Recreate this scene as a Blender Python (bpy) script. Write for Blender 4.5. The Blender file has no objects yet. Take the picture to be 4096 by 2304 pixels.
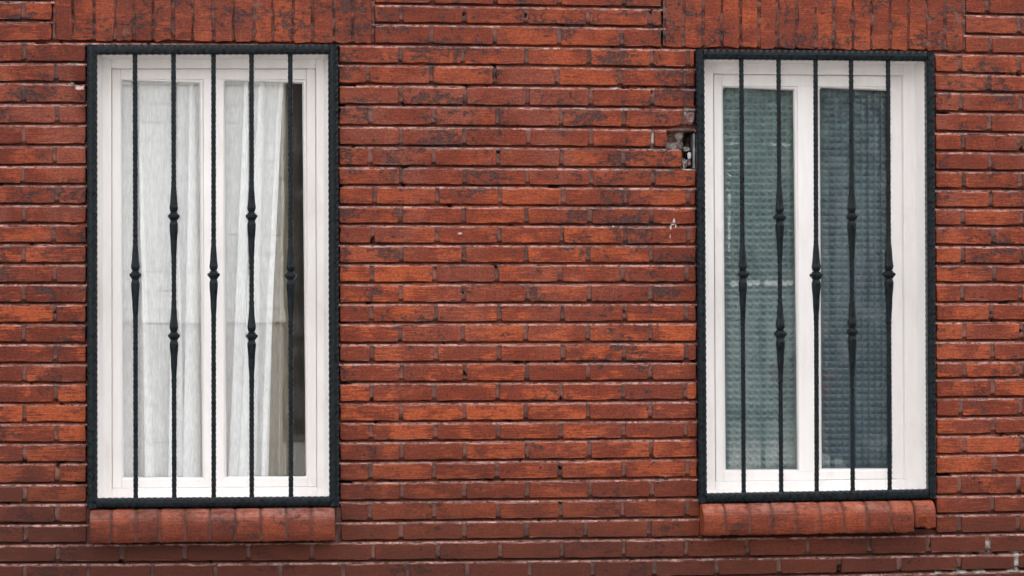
import bpy, bmesh, math, random
import numpy as np
from mathutils import Vector, noise as mnoise
R = math.radians
random.seed(7)
rng = np.random.default_rng(7)
scene = bpy.context.scene
C = scene.collection

# ------------------------------------------------------------------ camera
F = 10240.0                 # focal length in photo pixels (90 mm on 36 mm, photo 4096 wide)
YAW = math.atan(0.1135)     # turned a little to the right of the wall's normal
DIST = 8.67                 # metres from the wall face
EYE = 1.60                  # eye height above the pavement
HOR = 1110.0                # photo row of the horizon
cam_d = bpy.data.cameras.new('camera'); cam = bpy.data.objects.new('camera', cam_d); C.objects.link(cam)
cam_d.sensor_width = 36.0; cam_d.lens = F/4096*36.0
cam_d.shift_y = -(1152.0-HOR)/4096.0
cam_d.clip_end = 500.0
cam.location = (0, -DIST, EYE)
cam.rotation_euler = (R(90), 0, -YAW)
scene.camera = cam
FW = (math.sin(YAW), math.cos(YAW)); RT = (math.cos(YAW), -math.sin(YAW))
def W(px, py, y=0.0):
    """photo pixel -> point on the plane at depth y (wall face is y = 0)"""
    a = (px-2048.0)/F; b = (HOR-py)/F
    dx = FW[0]+a*RT[0]; dy = FW[1]+a*RT[1]
    t = (y+DIST)/dy
    return Vector((dx*t, y, EYE+b*t))
def PX(x, y, z):
    """the inverse, for arrays"""
    vx = x; vy = y+DIST
    d = vx*FW[0]+vy*FW[1]; r = vx*RT[0]+vy*RT[1]
    return 2048+F*r/d, HOR-F*(z-EYE)/d
MM = 0.000852               # about one photo pixel on the wall, metres

# ------------------------------------------------------------------ sky, sun, exposure (the wall stands in open shade, the sun is behind the house)
SUN_EL, SUN_AZ = R(62), R(18)
world = bpy.data.worlds.new('World'); scene.world = world; world.use_nodes = True
wn = world.node_tree.nodes; wl = world.node_tree.links
for n in list(wn): wn.remove(n)
sky = wn.new('ShaderNodeTexSky'); sky.sky_type = 'NISHITA'; sky.sun_disc = False
sky.sun_elevation = SUN_EL; sky.sun_rotation = SUN_AZ
sky.air_density = 1.0; sky.dust_density = 6.0; sky.ozone_density = 1.0
hsv = wn.new('ShaderNodeHueSaturation'); hsv.inputs['Saturation'].default_value = 0.10
bg = wn.new('ShaderNodeBackground'); bg.inputs['Strength'].default_value = 0.15
wo = wn.new('ShaderNodeOutputWorld')
wl.new(sky.outputs[0], hsv.inputs['Color']); wl.new(hsv.outputs[0], bg.inputs[0]); wl.new(bg.outputs[0], wo.inputs[0])
sun_d = bpy.data.lights.new('sun', 'SUN'); sun = bpy.data.objects.new('sun', sun_d); C.objects.link(sun)
sun_d.energy = 1.05; sun_d.angle = R(10); sun_d.color = (1.0, 0.965, 0.93)
sd = Vector((math.sin(SUN_AZ)*math.cos(SUN_EL), math.cos(SUN_AZ)*math.cos(SUN_EL), math.sin(SUN_EL)))
sun.rotation_euler = sd.to_track_quat('Z', 'Y').to_euler()
sun.location = (0, -6, 12)
vs = scene.view_settings
vs.view_transform = 'Standard'; vs.look = 'None'; vs.gamma = 1.0; vs.use_curve_mapping = False
vs.exposure = 2.80

# ------------------------------------------------------------------ helpers
def mesh_obj(name, verts, faces, mat, parent=None, smooth=False):
    me = bpy.data.meshes.new(name); me.from_pydata([tuple(v) for v in verts], [], faces)
    if smooth: me.polygons.foreach_set('use_smooth', [True]*len(me.polygons))
    o = bpy.data.objects.new(name, me); C.objects.link(o)
    if mat: me.materials.append(mat)
    if parent: o.parent = parent
    return o
def bm_obj(name, bm, mat, parent=None, smooth=False):
    me = bpy.data.meshes.new(name)
    bmesh.ops.recalc_face_normals(bm, faces=bm.faces)
    bm.to_mesh(me); bm.free()
    if smooth: me.polygons.foreach_set('use_smooth', [True]*len(me.polygons))
    o = bpy.data.objects.new(name, me); C.objects.link(o)
    if mat: me.materials.append(mat)
    if parent: o.parent = parent
    return o
def empty(name, loc=(0, 0, 0), label=None, cat=None, group=None):
    o = bpy.data.objects.new(name, None); C.objects.link(o); o.location = loc
    o.empty_display_size = 0.1
    if label: tag(o, label, cat, group)
    return o
def tag(o, label=None, cat=None, group=None, kind=None):
    if label: o['label'] = label
    if cat: o['category'] = cat
    if group: o['group'] = group
    if kind: o['kind'] = kind
    return o
def under(o, root):
    """parent keeping the world place (roots are only translated)"""
    o.parent = root; o.matrix_parent_inverse = root.matrix_basis.inverted()
    return o
def box_bm(bm, x0, x1, y0, y1, z0, z1):
    v = [bm.verts.new(p) for p in ((x0,y0,z0),(x1,y0,z0),(x1,y1,z0),(x0,y1,z0),(x0,y0,z1),(x1,y0,z1),(x1,y1,z1),(x0,y1,z1))]
    for f in ((0,3,2,1),(4,5,6,7),(0,1,5,4),(1,2,6,5),(2,3,7,6),(3,0,4,7)): bm.faces.new([v[i] for i in f])
    return v
def box(name, b, mat, parent=None, bevel=0.0):
    bm = bmesh.new(); box_bm(bm, *b)
    if bevel: bmesh.ops.bevel(bm, geom=bm.edges[:], offset=bevel, segments=2, affect='EDGES', profile=0.5)
    return bm_obj(name, bm, mat, parent)
_tabs = {}
def vnoise(x, y, scale, seed=0):
    """2-D value noise in 0..1 for arrays"""
    if seed not in _tabs: _tabs[seed] = np.random.default_rng(1000+seed).random((256, 256))
    t = _tabs[seed]
    u = np.asarray(x)*scale; v = np.asarray(y)*scale
    iu = np.floor(u).astype(int); iv = np.floor(v).astype(int)
    fu = u-iu; fv = v-iv; fu = fu*fu*(3-2*fu); fv = fv*fv*(3-2*fv)
    a = t[iu % 256, iv % 256]; b = t[(iu+1) % 256, iv % 256]; c = t[iu % 256, (iv+1) % 256]; d = t[(iu+1) % 256, (iv+1) % 256]
    return (a*(1-fu)+b*fu)*(1-fv)+(c*(1-fu)+d*fu)*fv
def fbm(x, y, scale, seed=0, oct=4):
    s = 0; a = 0.5; tot = 0
    for i in range(oct):
        s = s+a*vnoise(x, y, scale, seed+i*17); tot += a; a *= 0.55; scale *= 2.03
    return s/tot
def sstep(a, b, x):
    t = np.clip((x-a)/(b-a), 0, 1); return t*t*(3-2*t)

# ------------------------------------------------------------------ materials
class NT:
    def __init__(s, name):
        s.m = bpy.data.materials.new(name); s.m.use_nodes = True
        s.t = s.m.node_tree; s.n = s.t.nodes; s.l = s.t.links
        for n in list(s.n): s.n.remove(n)
        s.out = s.n.new('ShaderNodeOutputMaterial')
    def link(s, a, b): s.l.new(a, b)
    def put(s, sock, v):
        if hasattr(v, 'is_output'): s.l.new(v, sock)
        elif isinstance(v, (tuple, list)) and len(v) == 3 and sock.type == 'RGBA': sock.default_value = (*v, 1)
        else: sock.default_value = v
    def math(s, op, a, b=0.0, c=None, clamp=False):
        n = s.n.new('ShaderNodeMath'); n.operation = op; n.use_clamp = clamp
        s.put(n.inputs[0], a); s.put(n.inputs[1], b)
        if c is not None: s.put(n.inputs[2], c)
        return n.outputs[0]
    def ss(s, v, a, b, lo=0.0, hi=1.0):
        n = s.n.new('ShaderNodeMapRange'); n.interpolation_type = 'SMOOTHSTEP'
        s.put(n.inputs[0], v); n.inputs[1].default_value = a; n.inputs[2].default_value = b
        n.inputs[3].default_value = lo; n.inputs[4].default_value = hi
        return n.outputs[0]
    def mix(s, f, a, b, mode='MIX'):
        n = s.n.new('ShaderNodeMix'); n.data_type = 'RGBA'; n.blend_type = mode
        s.put(n.inputs[0], f); s.put(n.inputs[6], a); s.put(n.inputs[7], b)
        return n.outputs[2]
    def pos(s):
        if not hasattr(s, '_p'): s._p = s.n.new('ShaderNodeNewGeometry').outputs['Position']
        return s._p
    def sep(s):
        n = s.n.new('ShaderNodeSeparateXYZ'); s.link(s.pos(), n.inputs[0]); return n.outputs
    def noise(s, scale, vec=(1, 1, 1), detail=4.0, rough=0.55, dist=0.0, off=(0, 0, 0), rnd=None):
        mp = s.n.new('ShaderNodeMapping'); s.link(s.pos(), mp.inputs[0])
        mp.inputs['Scale'].default_value = vec; mp.inputs['Location'].default_value = off
        v = mp.outputs[0]
        if rnd is not None:
            cx = s.n.new('ShaderNodeCombineXYZ'); s.link(rnd, cx.inputs[1])
            va = s.n.new('ShaderNodeVectorMath'); va.operation = 'ADD'; s.link(v, va.inputs[0]); s.link(cx.outputs[0], va.inputs[1]); v = va.outputs[0]
        n = s.n.new('ShaderNodeTexNoise'); s.link(v, n.inputs['Vector'])
        n.inputs['Scale'].default_value = scale; n.inputs['Detail'].default_value = detail
        n.inputs['Roughness'].default_value = rough; n.inputs['Distortion'].default_value = dist
        return n.outputs['Fac']
    def attr(s, name):
        n = s.n.new('ShaderNodeAttribute'); n.attribute_name = name; return n.outputs['Fac']
    def rand(s): return s.n.new('ShaderNodeObjectInfo').outputs['Random']
    def bump(s, h, strength=0.5, dist=0.002, normal=None):
        n = s.n.new('ShaderNodeBump'); n.inputs['Strength'].default_value = strength; n.inputs['Distance'].default_value = dist
        s.link(h, n.inputs['Height'])
        if normal is not None: s.link(normal, n.inputs['Normal'])
        return n.outputs[0]
    def principled(s, color, rough=0.6, spec=0.4, metal=0.0, normal=None, **kw):
        n = s.n.new('ShaderNodeBsdfPrincipled')
        s.put(n.inputs['Base Color'], color); s.put(n.inputs['Roughness'], rough)
        n.inputs['Specular IOR Level'].default_value = spec; n.inputs['Metallic'].default_value = metal
        if normal is not None: s.link(normal, n.inputs['Normal'])
        for k, v in kw.items(): s.put(n.inputs[k], v)
        s.link(n.outputs[0], s.out.inputs[0]); return n

def red_paint(T, r, grime=0.94):
    """old red masonry paint: maroon to orange, brush marks, flakes; returns colour and height"""
    z = T.sep()[2]
    big = T.noise(2.3, (1, 1, 1.6), 2, 0.5)
    mid = T.noise(10.0, (1, 1, 1.7), 5, 0.62, 0.3, (3, 1, 7), rnd=T.math('MULTIPLY', r, 6.0))
    streak = T.noise(1.0, (13, 13, 210), 4, 0.7, 0.25, (1, 0, 4))
    vstreak = T.noise(1.0, (120, 60, 12), 2, 0.6, 0.0, (9, 0, 2))
    fine = T.noise(115.0, (1, 1, 1.5), 4, 0.75)
    tone = T.math('ADD', T.math('MULTIPLY', big, 0.60), T.math('MULTIPLY_ADD', r, 0.11, T.math('MULTIPLY_ADD', mid, 0.44, 0.015)))
    x = T.sep()[0]
    edge_falloff = T.math('MULTIPLY', T.ss(x, -0.9, 0.9), T.ss(x, 3.1, 2.2, 0.6, 1.0))  # vignette-like edge darkening put into the paint tone, brightest mid-wall
    edge_falloff = T.math('ADD', edge_falloff, T.math('MULTIPLY_ADD', T.noise(1.4, (1, 1, 1), 3, 0.5, 0.0, (5, 0, 5)), 0.8, -0.4))
    tone = T.math('ADD', tone, T.math('MULTIPLY_ADD', edge_falloff, 0.20, -0.105))
    c = T.mix(T.ss(tone, 0.40, 0.62), PAL[0], PAL[1])
    c = T.mix(T.ss(tone, 0.62, 0.80), c, PAL[2])
    # orange brush strokes, strongest in the middle and lower part of the wall
    zb = T.math('MULTIPLY', T.ss(z, 0.62, 0.95), T.ss(z, 2.0, 1.45, 0.45, 1.0))
    om = T.math('ADD', T.math('MULTIPLY', mid, 0.70), T.math('MULTIPLY', streak, 0.52))
    om = T.math('ADD', om, T.math('MULTIPLY_ADD', r, 0.13, T.math('MULTIPLY_ADD', big, 0.25, -0.19)))
    om = T.math('MULTIPLY', T.ss(om, 0.60, 0.70), T.math('MULTIPLY', zb, 0.8))
    c = T.mix(om, c, PAL[3])
    ov = T.math('MULTIPLY', T.ss(T.math('ADD', T.math('MULTIPLY', vstreak, 0.6), T.math('MULTIPLY', mid, 0.5)), 0.60, 0.72), 0.38)
    c = T.mix(ov, c, PAL[4])
    # chalky bloom
    bl = T.noise(3.6, (1, 1, 1), 4, 0.6, 0.4, (7, 7, 1))
    bl = T.math('MULTIPLY', T.ss(bl, 0.47, 0.64), T.math('MULTIPLY', T.ss(z, 1.2, 1.75, 0.18, 0.55), T.ss(z, 2.42, 2.2, 0.4, 1.0)))
    c = T.mix(bl, c, PAL[5])
    st = T.math('ADD', T.math('MULTIPLY', fine, 0.70), T.math('MULTIPLY', streak, 0.30))
    c = T.mix(1.0, c, T.mix(T.ss(st, 0.34, 0.64), (0.56, 0.53, 0.54), (1.36, 1.40, 1.38)), 'MULTIPLY')
    # dark pores, smudges and flaked-off patches, in clusters
    chipn = T.noise(42.0, (1, 1, 1.25), 5, 0.70, 0.25, (4, 2, 8))
    area = T.noise(6.5, (1, 1, 1.7), 3, 0.6, 0.2, (8, 3, 2))
    cm = T.math('ADD', T.math('MULTIPLY', chipn, 0.62), T.math('MULTIPLY', area, 0.60))
    cm = T.math('ADD', cm, T.ss(z, 1.15, 1.75, -0.025, 0.012))
    chip = T.ss(cm, 0.690, 0.718)
    smudge = T.ss(cm, 0.61, 0.72, 0.0, 0.30)
    pore = T.ss(chipn, 0.31, 0.25, 0.0, 0.75)
    c = T.mix(pore, c, (0.040, 0.017, 0.014))
    c = T.mix(smudge, c, (0.038, 0.022, 0.021))
    c = T.mix(T.math('MULTIPLY', chip, 0.72), c, T.mix(T.ss(fine, 0.4, 0.6), (0.022, 0.017, 0.018), (0.062, 0.043, 0.042)))
    # street grime splashed up the foot of the wall
    g = T.math('MULTIPLY_ADD', T.noise(2.6, (1, 1, 1), 4, 0.6), 0.42, T.math('MULTIPLY', z, -1.0))
    g = T.math('ADD', g, T.ss(x, -0.6, 2.2, 0.06, -0.10))
    c = T.mix(T.ss(g, -0.98, -0.42, 0.0, grime), c, T.mix(0.22, (0.040, 0.0145, 0.0100), c))
    h = T.math('ADD', T.math('MULTIPLY', fine, 0.6), T.math('MULTIPLY', streak, 0.35))
    h = T.math('ADD', h, T.math('MULTIPLY', mid, 0.5))
    h = T.math('SUBTRACT', h, T.math('MULTIPLY_ADD', chip, 0.5, T.math('MULTIPLY', pore, 0.6)))
    return c, h, chip
PAL = [(0.098, 0.0195, 0.0105), (0.135, 0.0265, 0.0130), (0.178, 0.0360, 0.0152), (0.30, 0.062, 0.0210), (0.255, 0.051, 0.0185), (0.170, 0.052, 0.035)]

def mk_brick(name='painted_brick', arris_light=0.95, grime=0.94):
    T = NT(name); r = T.rand()
    c, h, chip = red_paint(T, r, grime)
    # sky-lit highlight and pale chalk painted on the upper arrises
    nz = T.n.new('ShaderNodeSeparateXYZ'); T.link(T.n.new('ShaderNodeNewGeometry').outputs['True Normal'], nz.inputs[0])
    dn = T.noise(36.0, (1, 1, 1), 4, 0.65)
    c = T.mix(T.math('MULTIPLY', T.ss(nz.outputs[2], 0.25, 0.75), T.math('MULTIPLY', T.ss(dn, 0.34, 0.60, 0.15*arris_light, arris_light), T.ss(T.noise(7.0, (1, 1, 2), 3, 0.6, 0, (2, 9, 2)), 0.34, 0.58, 0.35, 1.0))), c, (0.52, 0.31, 0.265))
    T.principled(c, T.ss(chip, 0, 1, 0.58, 0.85), 0.13, normal=T.bump(h, 0.9, 0.003))
    return T.m
def mk_mortar():
    T = NT('painted_mortar'); r = T.math('ADD', T.math('MULTIPLY', T.noise(3.0), 0.6), 0.1)
    c, h, chip = red_paint(T, r)
    lump = T.noise(48.0, (1, 1, 1), 5, 0.7, 0.5, (1, 4, 4))
    c = T.mix(1.0, c, (0.66, 0.68, 0.70), 'MULTIPLY')
    pink = T.mix(T.ss(lump, 0.38, 0.62), (0.24, 0.090, 0.068), (0.56, 0.35, 0.31))  # pale pink puts the sky-lit highlight of the sloped joints into the colour
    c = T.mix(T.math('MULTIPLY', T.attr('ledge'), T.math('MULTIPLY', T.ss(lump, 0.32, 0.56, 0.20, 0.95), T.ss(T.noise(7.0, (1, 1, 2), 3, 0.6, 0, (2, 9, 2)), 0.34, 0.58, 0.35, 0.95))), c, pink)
    hd = T.noise(17.0, (1, 1, 1), 5, 0.65, 0.4, (5, 5, 1))
    headc = T.mix(T.ss(hd, 0.40, 0.60), (0.060, 0.036, 0.031), (0.21, 0.105, 0.088))
    c = T.mix(T.math('MULTIPLY', T.attr('head'), T.ss(hd, 0.32, 0.6, 0.80, 0.45)), c, headc)
    c = T.mix(T.attr('bare'), c, T.mix(T.ss(lump, 0.35, 0.65), (0.13, 0.115, 0.10), (0.40, 0.37, 0.33)))
    c = T.mix(T.attr('pit_shade'), c, (0.035, 0.026, 0.024))  # shade of empty joints and the broken cavity painted dark
    h = T.math('ADD', h, T.math('MULTIPLY', lump, 2.0))
    T.principled(c, 0.66, 0.22, normal=T.bump(h, 0.8, 0.003))
    return T.m
def mk_simple(name, col, rough=0.6, spec=0.4, var=0.12, scale=20.0, bump=0.0, metal=0.0, vec=(1, 1, 1)):
    T = NT(name)
    n = T.noise(scale, vec, 5, 0.6)
    c = T.mix(T.ss(n, 0.3, 0.7), tuple(v*(1-var) for v in col), tuple(min(1, v*(1+var)) for v in col))
    T.principled(c, rough, spec, metal, normal=T.bump(n, bump, 0.003) if bump else None)
    return T.m
def mk_white():
    T = NT('white_gloss_paint')
    grain = T.noise(1.0, (60, 60, 9), 3, 0.5)
    dirt = T.noise(9.0, (1, 1, 0.5), 6, 0.65, 0.4)
    c = T.mix(T.ss(grain, 0.3, 0.7), (0.745, 0.708, 0.688), (0.775, 0.74, 0.72))
    c = T.mix(T.ss(dirt, 0.50, 0.74, 0.0, 0.38), c, (0.56, 0.50, 0.45))
    ao = T.n.new('ShaderNodeAmbientOcclusion'); ao.inputs['Distance'].default_value = 0.012; ao.samples = 6; ao.only_local = False
    sp = T.noise(60.0, (1, 1, 1), 3, 0.5)
    c = T.mix(T.ss(T.math('ADD', T.math('MULTIPLY', sp, 0.5), T.math('MULTIPLY', dirt, 0.5)), 0.66, 0.72, 0.0, 0.35), c, (0.40, 0.34, 0.28))
    T.n.remove(ao)
    T.principled(c, 0.42, 0.45, normal=T.bump(T.math('ADD', grain, T.math('MULTIPLY', sp, 0.4)), 0.10, 0.001))
    return T.m
def mk_iron():
    T = NT('black_painted_iron')
    n = T.noise(45.0, (1, 1, 1), 6, 0.7, 0.4); s = T.noise(12.0, (1, 1, 1), 4, 0.6, 0.2, (3, 3, 3))
    c = T.mix(T.ss(n, 0.35, 0.65), (0.0018, 0.0038, 0.0052), (0.0052, 0.0090, 0.0118))
    c = T.mix(T.ss(T.math('ADD', T.math('MULTIPLY', n, 0.5), T.math('MULTIPLY', s, 0.6)), 0.72, 0.82, 0, 0.45), c, (0.055, 0.05, 0.046))
    T.principled(c, T.ss(n, 0.3, 0.7, 0.22, 0.42), 0.15, normal=T.bump(n, 0.5, 0.002))
    return T.m
def mk_glass():
    T = NT('window_glass')
    fr = T.n.new('ShaderNodeFresnel'); geo = T.n.new('ShaderNodeNewGeometry')
    T.link(T.math('MULTIPLY_ADD', geo.outputs['Backfacing'], 1/1.5-1.5, 1.5), fr.inputs[0])
    tr = T.n.new('ShaderNodeBsdfTransparent'); tr.inputs[0].default_value = (0.985, 0.99, 0.99, 1)
    gl = T.n.new('ShaderNodeBsdfGlossy'); gl.inputs['Roughness'].default_value = 0.0
    wav = T.bump(T.noise(5.0, (1, 1, 0.6), 1, 0.4), 0.014, 0.01)
    T.link(wav, gl.inputs['Normal'])
    mx = T.n.new('ShaderNodeMixShader')
    T.link(fr.outputs[0], mx.inputs[0]); T.link(tr.outputs[0], mx.inputs[1]); T.link(gl.outputs[0], mx.inputs[2])
    # dust film, thicker in the corners near the bottom
    df = T.n.new('ShaderNodeBsdfDiffuse'); df.inputs[0].default_value = (0.6, 0.6, 0.58, 1)
    m2 = T.n.new('ShaderNodeMixShader')
    T.link(T.ss(T.noise(11.0, (1, 1, 1), 6, 0.7, 0.5), 0.45, 0.8, 0.012, 0.07), m2.inputs[0])
    T.link(mx.outputs[0], m2.inputs[1]); T.link(df.outputs[0], m2.inputs[2]); T.link(m2.outputs[0], T.out.inputs[0])
    return T.m
def mk_sheer():
    T = NT('sheer_fabric')
    weave = T.noise(1.0, (240, 30, 30), 3, 0.6); soft = T.noise(1.0, (60, 60, 4), 4, 0.6, 0.2)
    c = T.mix(T.ss(soft, 0.3, 0.7), (0.88, 0.885, 0.89), (0.95, 0.95, 0.95))
    df = T.n.new('ShaderNodeBsdfDiffuse'); tl = T.n.new('ShaderNodeBsdfTranslucent'); tr = T.n.new('ShaderNodeBsdfTransparent')
    T.link(c, df.inputs[0]); T.link(c, tl.inputs[0])
    a = T.n.new('ShaderNodeMixShader'); a.inputs[0].default_value = 0.12; T.link(df.outputs[0], a.inputs[1]); T.link(tl.outputs[0], a.inputs[2])
    b = T.n.new('ShaderNodeMixShader'); T.link(T.ss(weave, 0.3, 0.7, 0.56, 0.70), b.inputs[0]); T.link(tr.outputs[0], b.inputs[1]); T.link(a.outputs[0], b.inputs[2])
    T.link(b.outputs[0], T.out.inputs[0]); return T.m
def mk_pattern(name, c0, c1, rough):
    T = NT(name); n = T.noise(14.0, (1, 1, 1), 4, 0.6)
    T.principled(T.mix(T.ss(n, 0.3, 0.7), c0, c1), rough, 0.5, normal=T.bump(T.noise(260.0), 0.15, 0.001))
    return T.m
M = dict(
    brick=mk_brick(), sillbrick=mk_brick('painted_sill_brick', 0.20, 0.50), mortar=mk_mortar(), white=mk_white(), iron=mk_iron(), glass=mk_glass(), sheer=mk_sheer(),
    pat_a=mk_pattern('obscured_glass_pale', (0.066, 0.112, 0.112), (0.100, 0.152, 0.149), 0.17),
    pat_b=mk_pattern('obscured_glass', (0.012, 0.038, 0.049), (0.024, 0.060, 0.073), 0.24),
    core=mk_simple('masonry_core', (0.10, 0.075, 0.062), 0.9, 0.2, 0.3, 14, 0.5),
    rubble=mk_simple('broken_mortar', (0.15, 0.135, 0.12), 0.9, 0.2, 0.6, 55, 0.8),
    brickcore=mk_simple('broken_brick', (0.17, 0.095, 0.09), 0.9, 0.2, 0.5, 60, 0.8),
    chipwhite=mk_simple('white_paint_chip', (0.42, 0.40, 0.37), 0.6, 0.4, 0.1, 60, 0.4),
    splash=mk_simple('pale_splash', (0.40, 0.30, 0.27), 0.8, 0.2, 0.2, 80, 0.2),
    zinc=mk_simple('galvanised_strip', (0.22, 0.23, 0.24), 0.45, 0.5, 0.3, 30, 0.2, 0.6),
    tan=mk_simple('tan_drape', (0.33, 0.28, 0.19), 0.9, 0.1, 0.14, 40, 0.2, vec=(6, 6, 0.6)),
    brown=mk_simple('brown_drape', (0.055, 0.042, 0.024), 0.9, 0.1, 0.25, 40, 0.2, vec=(6, 6, 0.6)),
    room=mk_simple('room_plaster', (0.20, 0.19, 0.165), 0.9, 0.1, 0.1, 3),
    slab=mk_simple('pavement_concrete', (0.27, 0.26, 0.245), 0.9, 0.2, 0.2, 9, 0.3),
    asphalt=mk_simple('asphalt', (0.055, 0.055, 0.057), 0.85, 0.3, 0.25, 30, 0.5),
    render=mk_simple('pale_render', (0.52, 0.51, 0.49), 0.8, 0.2, 0.1, 8, 0.2),
    darkbrick=mk_simple('dark_brickwork', (0.10, 0.045, 0.035), 0.85, 0.2, 0.3, 30, 0.3),
    greywall=mk_simple('grey_siding', (0.12, 0.14, 0.145), 0.7, 0.3, 0.08, 6),
    siding=mk_simple('white_siding', (0.74, 0.74, 0.72), 0.6, 0.3, 0.06, 6),
    roof=mk_simple('roof_shingle', (0.09, 0.085, 0.085), 0.9, 0.2, 0.25, 20, 0.4),
    carpaint=mk_simple('dark_car_paint', (0.018, 0.022, 0.027), 0.22, 0.6, 0.1, 3),
    carglass=mk_simple('tinted_glass', (0.010, 0.012, 0.014), 0.06, 0.6, 0.05, 3),
    rubber=mk_simple('tyre_rubber', (0.02, 0.02, 0.02), 0.8, 0.3, 0.1, 30),
    steel=mk_simple('wheel_rim', (0.45, 0.45, 0.46), 0.35, 0.5, 0.1, 20, 0, 0.8),
    redlamp=mk_simple('red_lens', (0.10, 0.01, 0.01), 0.2, 0.5, 0.1, 20),
    bark=mk_simple('bark', (0.085, 0.066, 0.05), 0.9, 0.2, 0.35, 25, 0.8, vec=(1, 1, 0.3)),
    leaf=mk_simple('leaf_green', (0.045, 0.095, 0.04), 0.55, 0.4, 0.45, 7),
)

# ------------------------------------------------------------------ ground
def struct(o): o['kind'] = 'structure'; return o
struct(box('ground', (-60, 60, -60, 40, -0.30, -0.145), M['asphalt']))
struct(box('road', (-60, 60, -11.9, -3.0, -0.14, -0.12), M['asphalt']))
for nm, y0, y1 in (('pavement', -2.8, 0.02), ('pavement_opposite', -15.94, -12.1)):
    st = struct(box(nm, (-20, 20, y0, y1, -0.14, -0.012), M['core']))
    nx = 14; w = 40/nx/1.0
    rows = 2
    for i in range(nx*2):
        x0 = -20+i*(40/(nx*2))
        if abs(x0+0.7) > 11: continue
        for j in range(rows):
            a = y0+(y1-y0)*j/rows; b = y0+(y1-y0)*(j+1)/rows
            under(box('paving_slab', (x0+0.006, x0+40/(nx*2)-0.006, a+0.006, b-0.006, -0.010, random.uniform(0, 0.003)), M['slab'], None, 0.004), st)
struct(box('kerb', (-60, 60, -2.998, -2.802, -0.139, 0.0), M['slab'], None, 0.012))
struct(box('kerb_opposite', (-60, 60, -12.098, -11.902, -0.139, 0.0), M['slab'], None, 0.012))

# ------------------------------------------------------------------ the brick wall
XS = np.array([150., 1900., 3900.])
BL = [-5,77,160,243,323,407,490,574,654,731,811,888,968,1048,1127,1207,1287,1367,1447,1526,1607,1686,1766,1845,1928,2007,2089,2169,2246,2326]
BM_ = [14,91,175.5,254,335,417,499.6,579.6,661,737,816,892,971,1048,1126,1206,1285,1365.5,1443,1522,1601.7,1679.5,1756,1836,1915,1993.6,2075,2154,2235,2315]
BR = [50,130,207,287,362,442,522,599,676,751,826,899,975,1051,1125,1203,1278,1357,1437,1507,1584,1661,1733,1810,1889,1973,2048,2128,2208,2277]
NEG, POS = 4, 9
def ext(a, p):
    return [a[0]-p*k for k in range(NEG, 0, -1)]+a+[a[-1]+p*k for k in range(1, POS+1)]
BL, BM_, BR = (ext(a, p) for a, p in ((BL, 80.4), (BM_, 79.3), (BR, 77.6)))
COEF = [np.polyfit(XS, np.array([BL[i], BM_[i], BR[i]], float), 2) for i in range(len(BL))]
def bot(c, px):
    """photo row of the bottom edge of course c at column px"""
    px = np.clip(px, -700, 4700)
    return np.polyval(COEF[c+NEG], px)
JH = 15.0      # bed joint, pixels
JV = 16.0      # head joint, pixels
mid = {1:[1604,1858,2106,2352,2600],2:[1725,1980,2236,2487],3:[1601,1852,2106,2357,2608,2754],4:[1471,1725,1979,2230,2481,2738],
5:[1604,1860,2111,2363,2611],6:[1482,1736,1990,2244,2495,2737],7:[1604,1858,2114,2365,2611],8:[1480,1736,1993,2247,2495],9:[1604,1860,2111,2363,2614],
10:[1499,1750,2001,2255,2503,2754],11:[1601,1855,2106,2360,2605],12:[1490,1747,1998,2249,2501,2754],13:[1606,1855,2106,2354,2605],
14:[1488,1739,1987,2241,2492,2746],15:[1604,1855,2111,2357,2603],16:[1485,1744,1998,2249,2501,2746],17:[1601,1852,2103,2352,2603],
18:[1488,1744,1998,2252,2498,2746],19:[1606,1860,2109,2352,2603],20:[1485,1739,1990,2244,2492,2740],21:[1604,1858,2103,2352,2600],
22:[1485,1742,1993,2244,2495,2743],23:[1606,1860,2109,2357,2606],24:[1482,1736,1987,2241,2495,2751],25:[1606,1858,2109,2363,2608],
26:[1479,1736,1993,2244,2490,2748],27:[1604,1858,2106,2343,2597]}
left = {1:[94],2:[],3:[97],4:[224],5:[94],6:[229],7:[94],8:[218],9:[91],10:[229],11:[97],12:[215],13:[94],14:[218],15:[94],16:[218],17:[94],18:[221],19:[97],20:[224],21:[97],22:[226],23:[99],24:[229],25:[99],26:[229],27:[102]}
right = {0:[3949],1:[4079],2:[3963],3:[3841,4076],4:[3957],5:[3844,4082],6:[3957],7:[3853,4084],8:[3960],9:[3855,4084],10:[3963],11:[3853,4087],12:[3974],13:[3853,4087],14:[3977],15:[3850,4082],16:[3966],17:[3858,4087],18:[3971],19:[3858,4087],20:[3974],21:[3844,4082],22:[3974],23:[3858,4087],24:[3980],25:[3839,4076],26:[3971],27:[3839,4073]}
full = {28:[232,486,740,994,1248,1493,1753,2001,2247,2495,2743,2989,3231,3477,3714,3952],29:[99,353,610,861,1121,1372,1631,1869,2120,2371,2619,2867,3118,3356,3596,3836,4065]}
FULLX = (-640, 4760)
def joints(c):
    if c in full: j = list(full[c])
    elif c in mid: j = left[c]+mid[c]+right[c]
    else:
        ph = 97 if (c % 2) else 226
        j = [ph+254*k for k in range(0, 16)]
        j = [v if v < 2000 else 2000+(v-2000)*0.98 for v in j]
    if c == 0: j = [224, 1480, 1730, 1982, 2238, 2498, 3949]
    if not [v for v in j if v < 300]: j.append(222)
    while min(j) > FULLX[0]: j.append(min(j)-254)
    while max(j) < FULLX[1]: j.append(max(j)+242)
    return sorted(j)
LINT = [(213, 1498, 162.0, 175.0), (2653, 3862, 190.0, 206.0)]
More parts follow.
